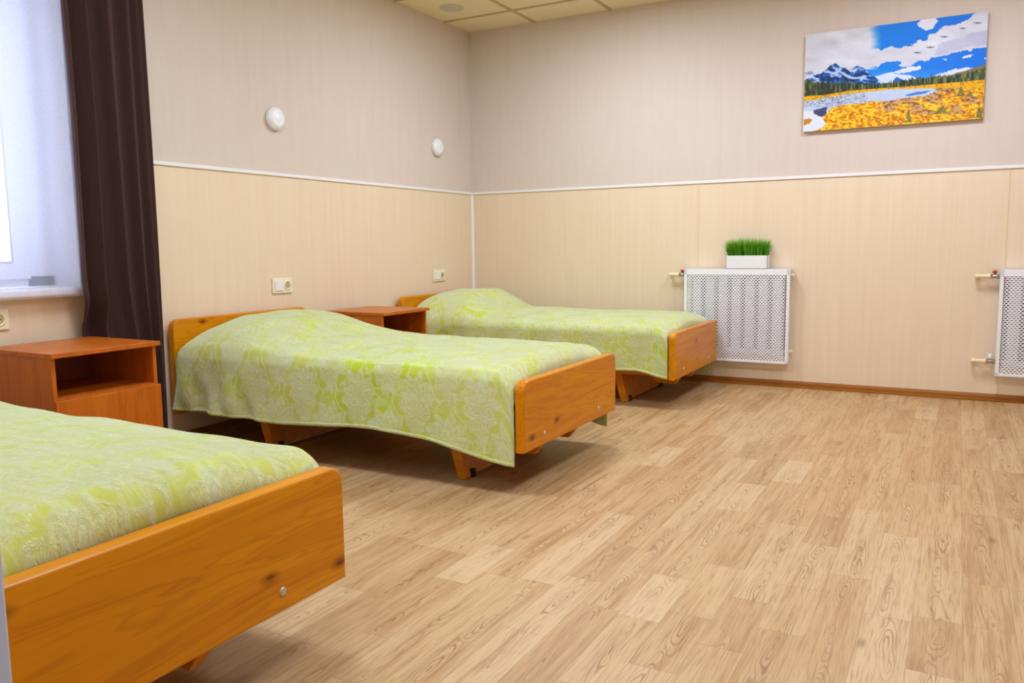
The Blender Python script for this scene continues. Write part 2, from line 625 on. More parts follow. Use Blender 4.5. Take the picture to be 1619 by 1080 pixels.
# door frame the photographer stands in
bm = bmesh.new()
add_box(bm, (DX0 - .03, YN - .125, 0), (DX0, YN + .004, DZ + .03), .003)
add_box(bm, (DX1, YN - .125, 0), (DX1 + .03, YN + .004, DZ + .03), .003)
add_box(bm, (DX0, YN - .125, DZ), (DX1, YN + .004, DZ + .03), .003)
struct(from_bm('door_1', bm, M['jamb']), 'pale grey painted door frame at the left edge of the photo')

# ceiling grid bars
bm = bmesh.new()
for k in range(10):
    xx = -.03 + .6 * k
    if xx > .05:
        add_box(bm, (xx - .012, -6.9, H - .005), (xx + .012, -.001, H - .0005))
for k in range(12):
    yy = -.35 - .6 * k
    if yy > -6.9:
        add_box(bm, (.001, yy - .012, H - .0052), (XR - .001, yy + .012, H - .0006))
struct(from_bm('trim_1', bm, M['grid']), 'thin beige bars between the ceiling tiles')
# white strip between wallpaper and panels, and in the corner
bm = bmesh.new()
add_box(bm, (.0, -.009, HR - .009), (XR, -.0003, HR + .009), .002)
struct(from_bm('trim_2', bm, M['trim']), 'white strip across the back wall above the panels')
bm = bmesh.new()
add_box(bm, (.0003, WY1 + .02, HR - .009), (.009, -.009, HR + .009), .002)
struct(from_bm('trim_3', bm, M['trim']), 'white strip across the left wall above the panels')
bm = bmesh.new()
add_prism(bm, [(.0003, -.0003), (.014, -.0003), (.006, -.006), (.0003, -.014)], 'z', .045, HR - .01)
struct(from_bm('trim_4', bm, M['trim']), 'white corner strip between the two panelled walls')
for k, xx in enumerate((1.818, 3.632)):
    o = box('trim_%d' % (5 + k), (xx - .004, -.003, .045), (xx + .004, -.0003, HR - .009), M['seam'])
    struct(o)


def skirting(name, pts_axis, a, b):
    bm = bmesh.new()
    if pts_axis == 'x':
        add_prism(bm, [(-.0003, 0), (-.020, 0), (-.020, .008), (-.012, .014), (-.012, .030), (-.006, .042), (-.0003, .044)], 'x', a, b)
    else:
        add_prism(bm, [(.0003, 0), (.020, 0), (.020, .008), (.012, .014), (.012, .030), (.006, .042), (.0003, .044)], 'y', a, b)
    return struct(from_bm(name, bm, M['board']))


skirting('baseboard_back', 'x', .02, XR)
skirting('baseboard_left', 'y', YN, 0)

# ------------------------------------------------------------------ window
bm = bmesh.new()
fx0, fx1 = -.26, -.19
add_box(bm, (fx0, WY0, WZ0), (fx1, WY0 + .06, WZ1), .004)
add_box(bm, (fx0, WY1 - .125, WZ0), (fx1, WY1, WZ1), .004)
add_box(bm, (fx0, WY0, WZ0), (fx1, WY1, WZ0 + .05), .004)
add_box(bm, (fx0, WY0, WZ1 - .06), (fx1, WY1, WZ1), .004)
ym = (WY0 + WY1) / 2
add_box(bm, (fx0, ym - .03, WZ0 + .05), (fx1, ym + .03, WZ1 - .06), .004)
win = struct(from_bm('window_1', bm, M['pvc']), 'white plastic window behind the sheer curtain')
for (a, b) in ((WY0 + .05, ym - .02), (ym + .02, WY1 - .115)):
    bm = bmesh.new()
    z0, z1 = WZ0 + .035, WZ1 - .05
    s0, s1 = -.235, -.172
    add_box(bm, (s0, a, z0), (s1, a + .075, z1), .006)
    add_box(bm, (s0, b - .075, z0), (s1, b, z1), .006)
    add_box(bm, (s0, a + .07, z0), (s1, b - .07, z0 + .075), .006)
    add_box(bm, (s0, a + .07, z1 - .075), (s1, b - .07, z1), .006)
    sash = from_bm('sash', bm, M['pvc'], win)
    bm = bmesh.new()
    for (p, q) in (((s1 - .004, a + .075, z0 + .075), (s1 + .0015, a + .081, z1 - .075)), ((s1 - .004, b - .081, z0 + .075), (s1 + .0015, b - .075, z1 - .075)),
                   ((s1 - .004, a + .08, z0 + .072), (s1 + .0015, b - .08, z0 + .079)), ((s1 - .004, a + .08, z1 - .079), (s1 + .0015, b - .08, z1 - .072))):
        add_box(bm, p, q)
    from_bm('gasket', bm, M['grey'], sash)
    box('pane', (-.212, a + .07, z0 + .07), (-.206, b - .07, z1 - .07), M['glass'], sash)
    bm = bmesh.new()
    for zz in (z0 + .02, z1 - .08):
        add_cyl(bm, (s1 + .004, b + .004, zz), (s1 + .004, b + .004, zz + .06), .007, n=12)
    from_bm('hinge', bm, M['pvc'], sash)
o = box('window_sill', (-.19, WY0 - .03, WZ0 - .031), (.062, WY1 - .002, WZ0), M['white'], None, .005)
o.parent = win
# smooth plastered lining of the opening
bm = bmesh.new()
add_box(bm, (-.26, WY1 - .004, WZ0), (-.0005, WY1 - .0003, WZ1))
add_box(bm, (-.26, WY0 + .0003, WZ0), (-.0005, WY0 + .004, WZ1))
add_box(bm, (-.26, WY0 + .004, WZ1 - .004), (-.0005, WY1 - .004, WZ1 - .0003))
o = from_bm('reveal_lining', bm, M['white'], win)


# ------------------------------------------------------------------ curtains
def sheet(name, ys, zs, fun, mat, thick, parent=None):
    verts, faces = [], []
    for z in zs:
        for i, t in enumerate(ys):
            verts.append(fun(t, z))
    n = len(ys)
    for j in range(len(zs) - 1):
        for i in range(n - 1):
            a = j * n + i
            faces.append((a, a + 1, a + n + 1, a + n))
    me = bpy.data.meshes.new(name)
    me.from_pydata(verts, [], faces)
    o = link(name, me, mat, parent, True)
    if thick:
        md = o.modifiers.new('thickness', 'SOLIDIFY')
        md.thickness = thick
        md.offset = 0
    return o


CT = 2.5


def sstep(a, b, x):
    t = max(0, min(1, (x - a) / (b - a)))
    return t * t * (3 - 2 * t)




def curtain_fun(t, z):
    k = (CT - z) / (CT - .06)
    y0 = -3.398 + .050 * (1 - sstep(.5, .84, z)) - .004 * math.sin(z * 2.4)
    if z > 1.5:
        y0 -= .02 * (z - 1.5)
    y1 = -3.022 + .006 * math.sin(z * 1.6)
    # pleats of unequal width that lean a little on the way down
    tt = t + .012 * math.sin(3 * z + 5 * t) * (1 - t) * t * 4
    ph = 2 * PI * (tt * 4.3 + .22 * math.sin(2 * PI * tt * .9 + .5) + .05 * math.sin(z * 1.3))
    amp = .030 + .012 * math.sin(4.2 * tt + .8)
    x = .122 + amp * math.sin(ph) + .007 * math.sin(2.3 * ph + z * .7)
    y = y0 + (y1 - y0) * t + .010 * math.cos(ph) * (1 - abs(2 * t - 1) ** 4)
    x = max(x, .087)
    # below the sill its window-side folds fall back behind the nightstand
    wt = (1 - sstep(.12, .42, t)) * (1 - sstep(.585, .765, z))
    x = x * (1 - wt) + (.034 + .42 * max(-.04, min(.04, x - .122))) * wt
    return (x, y, z)


cur = sheet('blackout_curtain', np.linspace(0, 1, 170), np.linspace(CT, .05, 60), curtain_fun, M['curtain'], .002)
tag(cur, 'dark brown pleated curtain hanging beside the window', 'curtain')


def sheer_fun(t, z):
    y = -3.352 + (-5.02 + 3.352) * t
    k = (CT - z) / CT
    x = .0735 + .0055 * math.sin(t * 95 + 1.3 * math.sin(t * 17)) * (1 - .4 * k) + .003 * math.sin(t * 31 + z)
    return (x, y, z)


sh = sheet('sheer_curtain', np.linspace(0, 1, 320), np.linspace(CT, .762, 14), sheer_fun, M['sheer'], 0)
tag(sh, 'translucent white sheer curtain covering the window and its sill', 'curtain')
bm = bmesh.new()
add_box(bm, (.045, -5.05, CT), (.15, -2.9, CT + .022), .004)
rail = from_bm('curtain_rail', bm, M['white'])
for yy in (-4.9, -4.0, -3.05):
    box('bracket', (.0, yy - .02, CT + .004), (.05, yy + .02, CT + .018), M['white'], rail)
tag(rail, 'white curtain rail above the window', 'curtain rail')


# ------------------------------------------------------------------ beds
def rounded_panel(y0, y1, z0, z1, r, n=8):
    pts = [(y0, z0), (y1, z0)]
    for k in range(n + 1):
        a = PI / 2 * k / n
        pts.append((y1 - r + r * math.cos(a), z1 - r + r * math.sin(a)))
    for k in range(n + 1):
        a = PI / 2 + PI / 2 * k / n
        pts.append((y0 + r + r * math.cos(a), z1 - r + r * math.sin(a)))
    return pts


BW = .928


def make_bed():
    """local frame: head at x=0, near long side at y=0, foot face at x=1.966"""
    t = thing('single_bed', (0, 0, 0), '', 'bed', 'orange pine beds along the left wall')
    bm = bmesh.new()
    add_prism(bm, rounded_panel(0, BW, .15, .618, .045), 'x', 0, .042, .007)
    from_bm('headboard', bm, M['pine'], t)
    bm = bmesh.new()
    add_prism(bm, rounded_panel(0, BW, .172, .447, .04), 'x', 1.924, 1.966, .007)
    fb = from_bm('footboard', bm, M['pine'], t)
    for yy in (.172, .722):
        bm = bmesh.new()
        add_lathe(bm, [(0, .0035), (.004, .0035), (.008, .0028), (.0105, .0005), (.0105, -.004), (0, -.004)], (1.966, yy, .217), (1, 0, 0), 20)
        from_bm('bolt', bm, M['zinc'], fb, True)
    for yy in (.035, BW - .06):
        bm = bmesh.new()
        add_box(bm, (.042, yy, .186), (1.924, yy + .025, .31), .003)
        from_bm('side_rail', bm, M['pine_x'], t)
    o = box('base_board', (.042, .06, .215), (1.924, BW - .06, .235), M['ply'], t)
    for x0 in (.45, 1.53):
        bm = bmesh.new()
        pts = [(x0, .2145), (x0 + .055, .2145), (x0 + .104, .006), (x0 + .098, 0), (x0 + .066, 0), (x0 + .060, .006)]
        add_prism(bm, pts, 'y', .112, .15, .004, 2)
        # the leaning board between the two ends
        add_prism(bm, [(x0 + .004, .2145), (x0 + .053, .2145), (x0 + .100, .010), (x0 + .062, .010)], 'y', .149, .781)
        add_prism(bm, pts, 'y', .78, .818, .004, 2)
        leg = from_bm('leg', bm, M['pine_x'], t)
        for yy in (.156, .75):
            box('foot_pad', (x0 + .058, yy, 0), (x0 + .112, yy + .022, .035), M['black'], leg, .003)
    for yy in (.20, .52):
        bm = bmesh.new()
        add_prism(bm, [(1.70, .214), (1.923, .214), (1.945, .170), (1.905, .118), (1.79, .118), (1.74, .16)], 'y', yy, yy + .035, .003, 2)
        from_bm('cross_bearer', bm, M['pine_x'], t)
    bm = bmesh.new()
    add_box(bm, (.05, .03, .236), (1.90, BW - .03, .42), .035, 3)
    from_bm('mattress', bm, M['mattress'], t, True)
    return t


BEDS = [(2.152 - 1.966, -4.113 - BW), (.03, -2.9096), (.03, -1.0588)]
bed_labels = ['pine bed nearest the camera, cut off by the left edge of the photo',
              'pine bed in the middle, between the two cherry nightstands',
              'farthest pine bed, pushed against the back wall by the radiator']
proto = make_bed()
for i, (bx, by) in enumerate(BEDS):
    o = proto if i == 0 else copy_tree(proto)
    o.location = (bx, by, 0)
    o['label'] = bed_labels[i]


def make_blanket(bi, label, pil, hem_near, hem_far, seed):
    """pil: (start, rise end, fall start, fall end, height); hem_near(x), hem_far(x) -> z of the hem"""
    rs = random.Random(seed)
    bx, by = BEDS[bi]
    yc = BW / 2
    wN, wF = .468, .468
    X0, X1 = .048, 1.921
    NX, ND, NT = 190, 26, 90
    phs = [rs.uniform(0, 6.28) for _ in range(12)]

    def wr(x, y):      # soft wrinkles of the cover
        return (.0035 * math.sin(9 * x + 5 * y + phs[0]) * math.sin(7 * y - 4 * x + phs[1]) +
                .0025 * math.sin(21 * x - 13 * y + phs[2]) * math.sin(4 * x + phs[3]) +
                .002 * math.sin(34 * y + 6 * x + phs[4]) * math.sin(5 * x + 3 * y + phs[5]))

    def top(x, t):
        s = abs(t)
        z = .528 - .052 * t * t + wr(x, t * .46)
        a, b, c_, d, h = pil
        px = sstep(a, b, x) * (1 - sstep(c_, d, x))
        py = (1 - s ** 3.2)
        z += h * px * py
        # diagonal hollows leading away from the pillow
        if x < 1.1:
            z += .004 * px * math.sin(17 * (x + .5 * t) + phs[6]) * (1 - s)
        z += .012 * math.sin(16 * (x - .35 * t) + phs[7]) * sstep(c_ - .1, c_ + .1, x) * (1 - sstep(d, d + .5, x)) * (1 - s)
        r = .09
        if x > X1 - r:
            q = (x - (X1 - r)) / r
            z -= (1 - math.sqrt(max(0, 1 - q * q))) * .10
        if x < X0 + .05:
            q = (X0 + .05 - x) / .05
            z -= (1 - math.sqrt(max(0, 1 - q * q))) * .04
        t0 = .93
        if s > t0:
            q = (s - t0) / (1 - t0)
            z -= (1 - math.sqrt(max(0, 1 - q * q))) * .030
        return z

    verts, uvs, faces = [], [], []
    for i in range(NX + 1):
        x = X0 + (X1 - X0) * i / NX
        row = []
        zn, zf = hem_near(x), hem_far(x)
        ztn, ztf = top(x, -1), top(x, 1)
        # folds: strong near the pillow end, weak along the middle
        fold = .9 * (1 - sstep(.35, .8, x)) + .25

        def dr(side, k, x):
            a = (.017 * math.sin(19 * x + 3.4 * k + phs[8 + side]) + .007 * math.sin(43 * x - 4 * k + phs[9 + side])) * fold * k
            flare = .004 * k * sstep(1.6, 1.92, x)
            return (a + .012 * k) * (1 - .8 * sstep(1.5, 1.92, x)) + .002
        ln = ztn - zn
        for j in range(ND):
            k = 1 - j / ND
            z = ztn - ln * k
            out = dr(0, k, x)
            row.append((x + .012 * k * math.sin(9 * x + phs[10]) * 0, yc - wN - max(out, -.004), z, -.5 - ln * k))
        for j in range(NT + 1):
            t = -1 + 2 * j / NT
            w = wN if t < 0 else wF
            row.append((x, yc + w * t, top(x, t), .5 * t))
        lf = ztf - zf
        for j in range(1, ND + 1):
            k = j / ND
            z = ztf - lf * k
            o_ = min(max(dr(1, k, x), -.004) * (.25 if bi == 2 else 1), .10)
            row.append((x, yc + wF + o_, z, .5 + lf * k))
        for (a, b, c_, v) in row:
            verts.append((a, b, c_))
            uvs.append((x, v))
    n = ND * 2 + NT + 1
    for i in range(NX):
        for j in range(n - 1):
            a = i * n + j
            faces.append((a, a + n, a + n + 1, a + 1))
    me = bpy.data.meshes.new('blanket')
    me.from_pydata(verts, [], faces)
    uvl = me.uv_layers.new(name='UVMap')
    idx = np.empty(len(me.loops), dtype=np.int32)
    me.loops.foreach_get('vertex_index', idx)
    off = (bi * 3.17, bi * .11)
    arr = np.array(uvs)[idx] + np.array(off)
    uvl.data.foreach_set('uv', arr.ravel())
    o = link('blanket', me, M['blanket'], None, True)
    o.location = (bx, by, 0)
    md = o.modifiers.new('thickness', 'SOLIDIFY')
    md.thickness = .009
    md.offset = -1
    tag(o, label, 'blanket', 'lime green plush blankets on the beds')
    # stitched hem cord along the near and far edges
    for side, hem in ((0, [v[0] for v in [verts[i * n:i * n + 1] for i in range(NX + 1)]]), (1, [verts[i * n + n - 1] for i in range(NX + 1)])):
        bm = bmesh.new()
        prev = None
        for p in hem[::2]:
            c0 = Vector((p[0], p[1] + (.0045 if side == 0 else -.0045), p[2] + .004))
            ring = [bm.verts.new(c0 + Vector((0, .0078 * math.cos(a), .0095 * math.sin(a)))) for a in [2 * PI * q / 8 for q in range(8)]]
            if prev:
                for q in range(8):
                    bm.faces.new((prev[q], prev[(q + 1) % 8], ring[(q + 1) % 8], ring[q]))
            else:
                bm.faces.new(ring[::-1])
            prev = ring
        bm.faces.new(prev)
        uvn = bm.loops.layers.uv.new('UVMap')
        for fc in bm.faces:
            for lp in fc.loops:
                lp[uvn].uv = (lp.vert.co.x + 7, lp.vert.co.z * 2)
        from_bm('hem', bm, M['blanket'], o, True)
    return o


def hem2(x):
    z = .180 + .022 * math.exp(-((x - 1.28) / .33) ** 2) + .004 * math.sin(7 * x)
    return z - .062 * sstep(1.42, 1.93, x) ** 1.5


def hem3(x):
    return .215 + .004 * math.sin(8 * x) - .035 * sstep(1.72, 1.93, x)


def hemf1(x):
    return .30 + .006 * math.sin(6 * x)


def hemf(x):
    return .17 + .006 * math.sin(6 * x) - .075 * sstep(1.65, 1.93, x)


make_blanket(0, 'lime green plush blanket on the bed nearest the camera', (.05, .25, .45, .8, .11), hem2, hemf1, 3)
make_blanket(1, 'lime green plush blanket draped over the middle bed, showing its whole patterned side', (-.12, .26, .36, 1.02, .106), hem2, hemf, 11)
make_blanket(2, 'lime green plush blanket on the farthest bed, beside the back wall', (-.12, .22, .42, .72, .128), hem3, hemf, 23)


# ------------------------------------------------------------------ nightstands
def make_nightstand():
    t = thing('nightstand', (0, 0, 0), '', 'nightstand', 'cherry laminate nightstands')
    Dp, Wd, Ht = .45, .461, .581
    bm = bmesh.new()
    add_box(bm, (0, .008, 0), (Dp - .016, .024, Ht - .018), .0008)
    add_box(bm, (0, Wd - .024, 0), (Dp - .016, Wd - .008, Ht - .018), .0008)
    add_box(bm, (.016, .024, .392), (Dp - .016, Wd - .024, .408), .0006)
    add_box(bm, (.016, .024, .06), (Dp - .02, Wd - .024, .076))
    add_box(bm, (Dp - .05, .024, 0), (Dp - .034, Wd - .024, .06))
    from_bm('body', bm, M['cherry'], t)
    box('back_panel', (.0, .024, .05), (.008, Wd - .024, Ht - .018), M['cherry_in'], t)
    box('top', (-.004, 0, Ht - .018), (Dp + .006, Wd, Ht), M['cherry'], t, .0015)
    door = box('door', (Dp - .015, .006, .045), (Dp + .001, Wd - .006, .402), M['cherry'], t, .0015)
    bm = bmesh.new()
    add_lathe(bm, [(0, .022), (.010, .021), (.013, .016), (.011, .010), (.006, .007), (.006, 0)], (Dp + .001, Wd - .05, .12), (1, 0, 0), 20)
    from_bm('knob', bm, M['steel'], door, True)
    for zz in (.37, .10):
        for s_, yy in ((-1, .008), (1, Wd - .008)):
            bm = bmesh.new()
            add_lathe(bm, [(0, .0012), (.005, .001), (.0058, 0)], (Dp - .055, yy, zz), (0, s_, 0), 14)
            from_bm('screw_cap', bm, M['cherry_in'], t)
    return t


ns = make_nightstand()
ns.location = (.062, -3.7899, 0)
ns['label'] = 'cherry nightstand with open shelf under the window, beside the brown curtain'
ns2 = copy_tree(ns)
ns2.location = (.066, -1.8383, 0)
ns2['label'] = 'cherry nightstand standing between the middle bed and the farthest bed'


# ------------------------------------------------------------------ radiators
def perforated(name, x0, x1, z0, z1, y, parent):
    cw, ch = .0205, .0108
    verts, faces = [], []
    rows = int((z1 - z0) / ch)
    ch = (z1 - z0) / rows
    cols = int((x1 - x0) / cw)
    cw = (x1 - x0) / cols
    hw, hh = .41 * cw, .37 * ch
    for r in range(rows):
        sh_ = .5 * cw if r % 2 else 0
        for c_ in range(cols - (1 if r % 2 else 0)):
            cx = x0 + sh_ + (c_ + .5) * cw
            cz = z0 + (r + .5) * ch
            b = len(verts)
            outer = [(-.5, -.5), (0, -.5), (.5, -.5), (.5, 0), (.5, .5), (0, .5), (-.5, .5), (-.5, 0)]
            inner = [(-.55, -.75), (0, -1), (.55, -.75), (1, 0), (.55, .75), (0, 1), (-.55, .75), (-1, 0)]
            for (a, d) in outer:
                verts.append((cx + a * cw, y, cz + d * ch))
            for (a, d) in inner:
                verts.append((cx + a * hw, y, cz + d * hh))
            for k in range(8):
                k2 = (k + 1) % 8
                faces.append((b + k, b + k2, b + 8 + k2, b + 8 + k))
    me = bpy.data.meshes.new(name)
    me.from_pydata(verts, [], faces)
    o = link(name, me, M['enamel'], parent)
    md = o.modifiers.new('thickness', 'SOLIDIFY')
    md.thickness = .0012
    return o


RW, RZ0, RZ1 = .696, .166, .786


def make_radiator():
    """local x from 0 to RW, wall at y=0"""
    t = thing('radiator', (0, 0, 0), '', 'radiator', 'white screened radiators on the back wall')
    bm = bmesh.new()
    yf = -.095
    add_box(bm, (0, yf, RZ1 - .040), (RW, yf + .0025, RZ1), .0008, 1)
    add_box(bm, (0, yf, RZ0), (RW, yf + .0025, RZ0 + .017), .0008, 1)
    add_box(bm, (0, yf, RZ0), (.019, yf + .0025, RZ1), .0008, 1)
    add_box(bm, (RW - .019, yf, RZ0), (RW, yf + .0025, RZ1), .0008, 1)
    add_box(bm, (0, yf, RZ1 - .0025), (RW, -.012, RZ1), .0008, 1)
    add_box(bm, (0, yf, RZ0), (.0025, yf + .026, RZ1))
    add_box(bm, (RW - .0025, yf, RZ0), (RW, yf + .026, RZ1))
    add_box(bm, (0, yf, RZ0), (RW, yf + .020, RZ0 + .0025))
    sc_ = from_bm('screen', bm, M['enamel'], t)
    perforated('grille', .017, RW - .017, RZ0 + .015, RZ1 - .036, yf + .0012, sc_)
    for k in range(7):
        xc = RW / 2 + (k - 3) * .0885
        bm = bmesh.new()
        add_box(bm, (xc - .028, -.070, .215), (xc + .028, -.064, .765), .003)
        add_box(bm, (xc - .006, -.066, .225), (xc + .006, -.030, .755), .002)
        add_box(bm, (xc - .030, -.036, .215), (xc + .030, -.030, .765), .002)
        for zz in (.235, .745):
            add_cyl(bm, (xc - .0443, -.05, zz), (xc + .0443, -.05, zz), .020, n=16)
        from_bm('section', bm, M['section'], t)
    box('shade_plate', (.03, -.0285, .21), (RW - .03, -.0265, .77), M['gap_shade'], t)  # added dark sheet: imitates deep shade in the gaps between sections
    for zz, top_ in ((.745, True), (.245, False)):
        x1 = .03
        bm = bmesh.new()
        add_cyl(bm, (-.112, -.05, zz), (-.055, -.05, zz), .0125, n=20)
        add_lathe(bm, [(.0125, 0), (.0125, .04), (.0125, .0485)], (-.112, -.05, zz), (0, 1, 0), 20)
        bmesh.ops.create_uvsphere(bm, u_segments=16, v_segments=10, radius=.0135, matrix=Matrix.Translation((-.112, -.05, zz)))
        add_cyl(bm, (-.06, -.05, zz), (-.048, -.05, zz), .016, n=20)
        p_ = from_bm('pipe', bm, M['pipe'], t, True)
        smooth_by_angle(p_)
        bm = bmesh.new()
        add_cyl(bm, (-.049, -.05, zz), (-.036, -.05, zz), .0145, n=6)
        add_cyl(bm, (-.036, -.05, zz), (-.016, -.05, zz), .011, n=20)
        add_cyl(bm, (-.016, -.05, zz), (.012, -.05, zz), .0145, n=6)
        add_cyl(bm, (-.026, -.05, zz), (-.026, -.05, zz + .018), .007, n=14)
        add_cyl(bm, (.01, -.05, zz), (.045, -.05, zz), .009, n=16)
        v_ = from_bm('valve', bm, M['steel'], t)
        bm = bmesh.new()
        if top_:
            add_box(bm, (-.030, -.062, zz + .017), (-.022, -.038, zz + .020), .001, 1)
            add_lathe(bm, [(0, .0), (.006, .0), (.012, .006), (.012, .011), (.007, .017), (0, .018)], (-.026, -.055, zz + .018), (0, 0, 1), 16)
            add_box(bm, (-.038, -.060, zz + .019), (-.014, -.048, zz + .027), .003, 2)
            from_bm('handle', bm, M['red'], v_, True)
        else:
            add_lathe(bm, [(.010, 0), (.0125, .004), (.0125, .022), (.010, .026), (0, .026)], (-.026, -.05, zz + .017), (0, 0, 1), 18)
            from_bm('cap', bm, M['white'], v_, True)
        bm = bmesh.new()
        add_cyl(bm, (RW - .03, -.05, zz), (RW + .012, -.05, zz), .014, n=8)
        add_cyl(bm, (RW + .012, -.05, zz), (RW + .022, -.05, zz), .009, n=12)
        from_bm('end_plug', bm, M['pipe'], t)
    for xx in (.12, RW - .12):
        box('wall_bracket', (xx - .008, -.031, .70), (xx + .008, -.001, .72), M['white'], t)
    return t


r1 = make_radiator()
r1.location = (1.7528, 0, 0)
r1['label'] = 'white radiator with perforated screen, carrying the grass planter'
r2 = copy_tree(r1)
r2.location = (3.6118, 0, 0)
r2['label'] = 'white radiator with perforated screen at the right edge, nothing on top'

# ------------------------------------------------------------------ planter with artificial grass
PX0, PX1, PY0, PY1, PZ = 2.035, 2.305, -.094, -.020, RZ1
t = thing('grass_planter', (PX0, PY0, PZ), 'white box planter of bright green grass standing on the radiator', 'planter')
bm = bmesh.new()
w_, d_, h_ = PX1 - PX0, PY1 - PY0, .088
add_box(bm, (0, 0, 0), (w_, .004, h_), .001, 1)
add_box(bm, (0, d_ - .004, 0), (w_, d_, h_), .001, 1)
add_box(bm, (0, 0, 0), (.004, d_, h_), .001, 1)
add_box(bm, (w_ - .004, 0, 0), (w_, d_, h_), .001, 1)
add_box(bm, (0, 0, 0), (w_, d_, .004))
from_bm('planter_box', bm, M['white'], t)
box('soil', (.004, .004, .05), (w_ - .004, d_ - .004, .076), M['black'], t)
verts, faces, tone = [], [], []
rs = random.Random(5)
for k in range(1500):
    bx_ = rs.uniform(.008, w_ - .008)
    by_ = rs.uniform(.008, d_ - .008)
    hh = rs.uniform(.092, .146) * (1 - .12 * abs(bx_ / w_ - .5) * 2)
    lean = (bx_ / w_ - .5) * .045 + rs.gauss(0, .008)
    leany = (by_ / d_ - .6) * .03 + rs.gauss(0, .006)
    if rs.random() < .012:
        lean = -rs.uniform(.03, .075) if rs.random() < .6 else rs.uniform(.03, .05)
        bx_ = .01 if lean < 0 else w_ - .01
        hh *= .8
    wd = rs.uniform(.0012, .0024)
    an = rs.uniform(0, PI)
    dx, dy = math.cos(an) * wd, math.sin(an) * wd
    tn = rs.random()
    b = len(verts)
    S = 4
    for s in range(S + 1):
        q = s / S
        cx = bx_ + lean * q ** 1.8
        cy = by_ + leany * q ** 1.8
        cz = .074 + hh * q * (1 - .12 * q * abs(lean) / .05)
        ww = (1 - q) ** .6 if s < S else .05
        verts.append((cx - dx * ww, min(cy - dy * ww, d_ + .015), cz))
        verts.append((cx + dx * ww, min(cy + dy * ww, d_ + .015), cz))
        tone += [min(1, .15 + .5 * q + .5 * (tn - .5)), min(1, .15 + .5 * q + .5 * (tn - .5))]
    for s in range(S):
        faces.append((b + 2 * s, b + 2 * s + 1, b + 2 * s + 3, b + 2 * s + 2))
me = bpy.data.meshes.new('grass')
me.from_pydata(verts, [], faces)
at = me.attributes.new('tone', 'FLOAT', 'POINT')
at.data.foreach_set('value', np.clip(tone, 0, 1))
g = link('grass', me, M['grass'], t)
g['kind'] = 'stuff'


# ------------------------------------------------------------------ landscape print on canvas
def vnoise(X, Y, sx, sy, seed=0, octv=3):
    out = np.zeros_like(X)
    amp, tot = 1.0, 0
    for o_ in range(octv):
        r_ = np.random.default_rng(seed + o_ * 17)
        g_ = r_.random((64, 64))
        a = X / sx * 2 ** o_
        b = Y / sy * 2 ** o_
        ia, ib = np.floor(a).astype(int), np.floor(b).astype(int)
        fa, fb = a - ia, b - ib
        fa, fb = fa * fa * (3 - 2 * fa), fb * fb * (3 - 2 * fb)
        ia %= 63
        ib %= 63
        v = (g_[ia, ib] * (1 - fa) + g_[ia + 1, ib] * fa) * (1 - fb) + (g_[ia, ib + 1] * (1 - fa) + g_[ia + 1, ib + 1] * fa) * fb
        out += v * amp
        tot += amp
        amp *= .55
    return out / tot


def inpoly(X, Y, P):
    ins = np.zeros(X.shape, bool)
    n = len(P)
    for i in range(n):
        x1, y1 = P[i]
        x2, y2 = P[(i + 1) % n]
        if y1 == y2:
            continue
        c = ((y1 > Y) != (y2 > Y)) & (X < (x2 - x1) * (Y - y1) / (y2 - y1) + x1)
        ins ^= c
    return ins


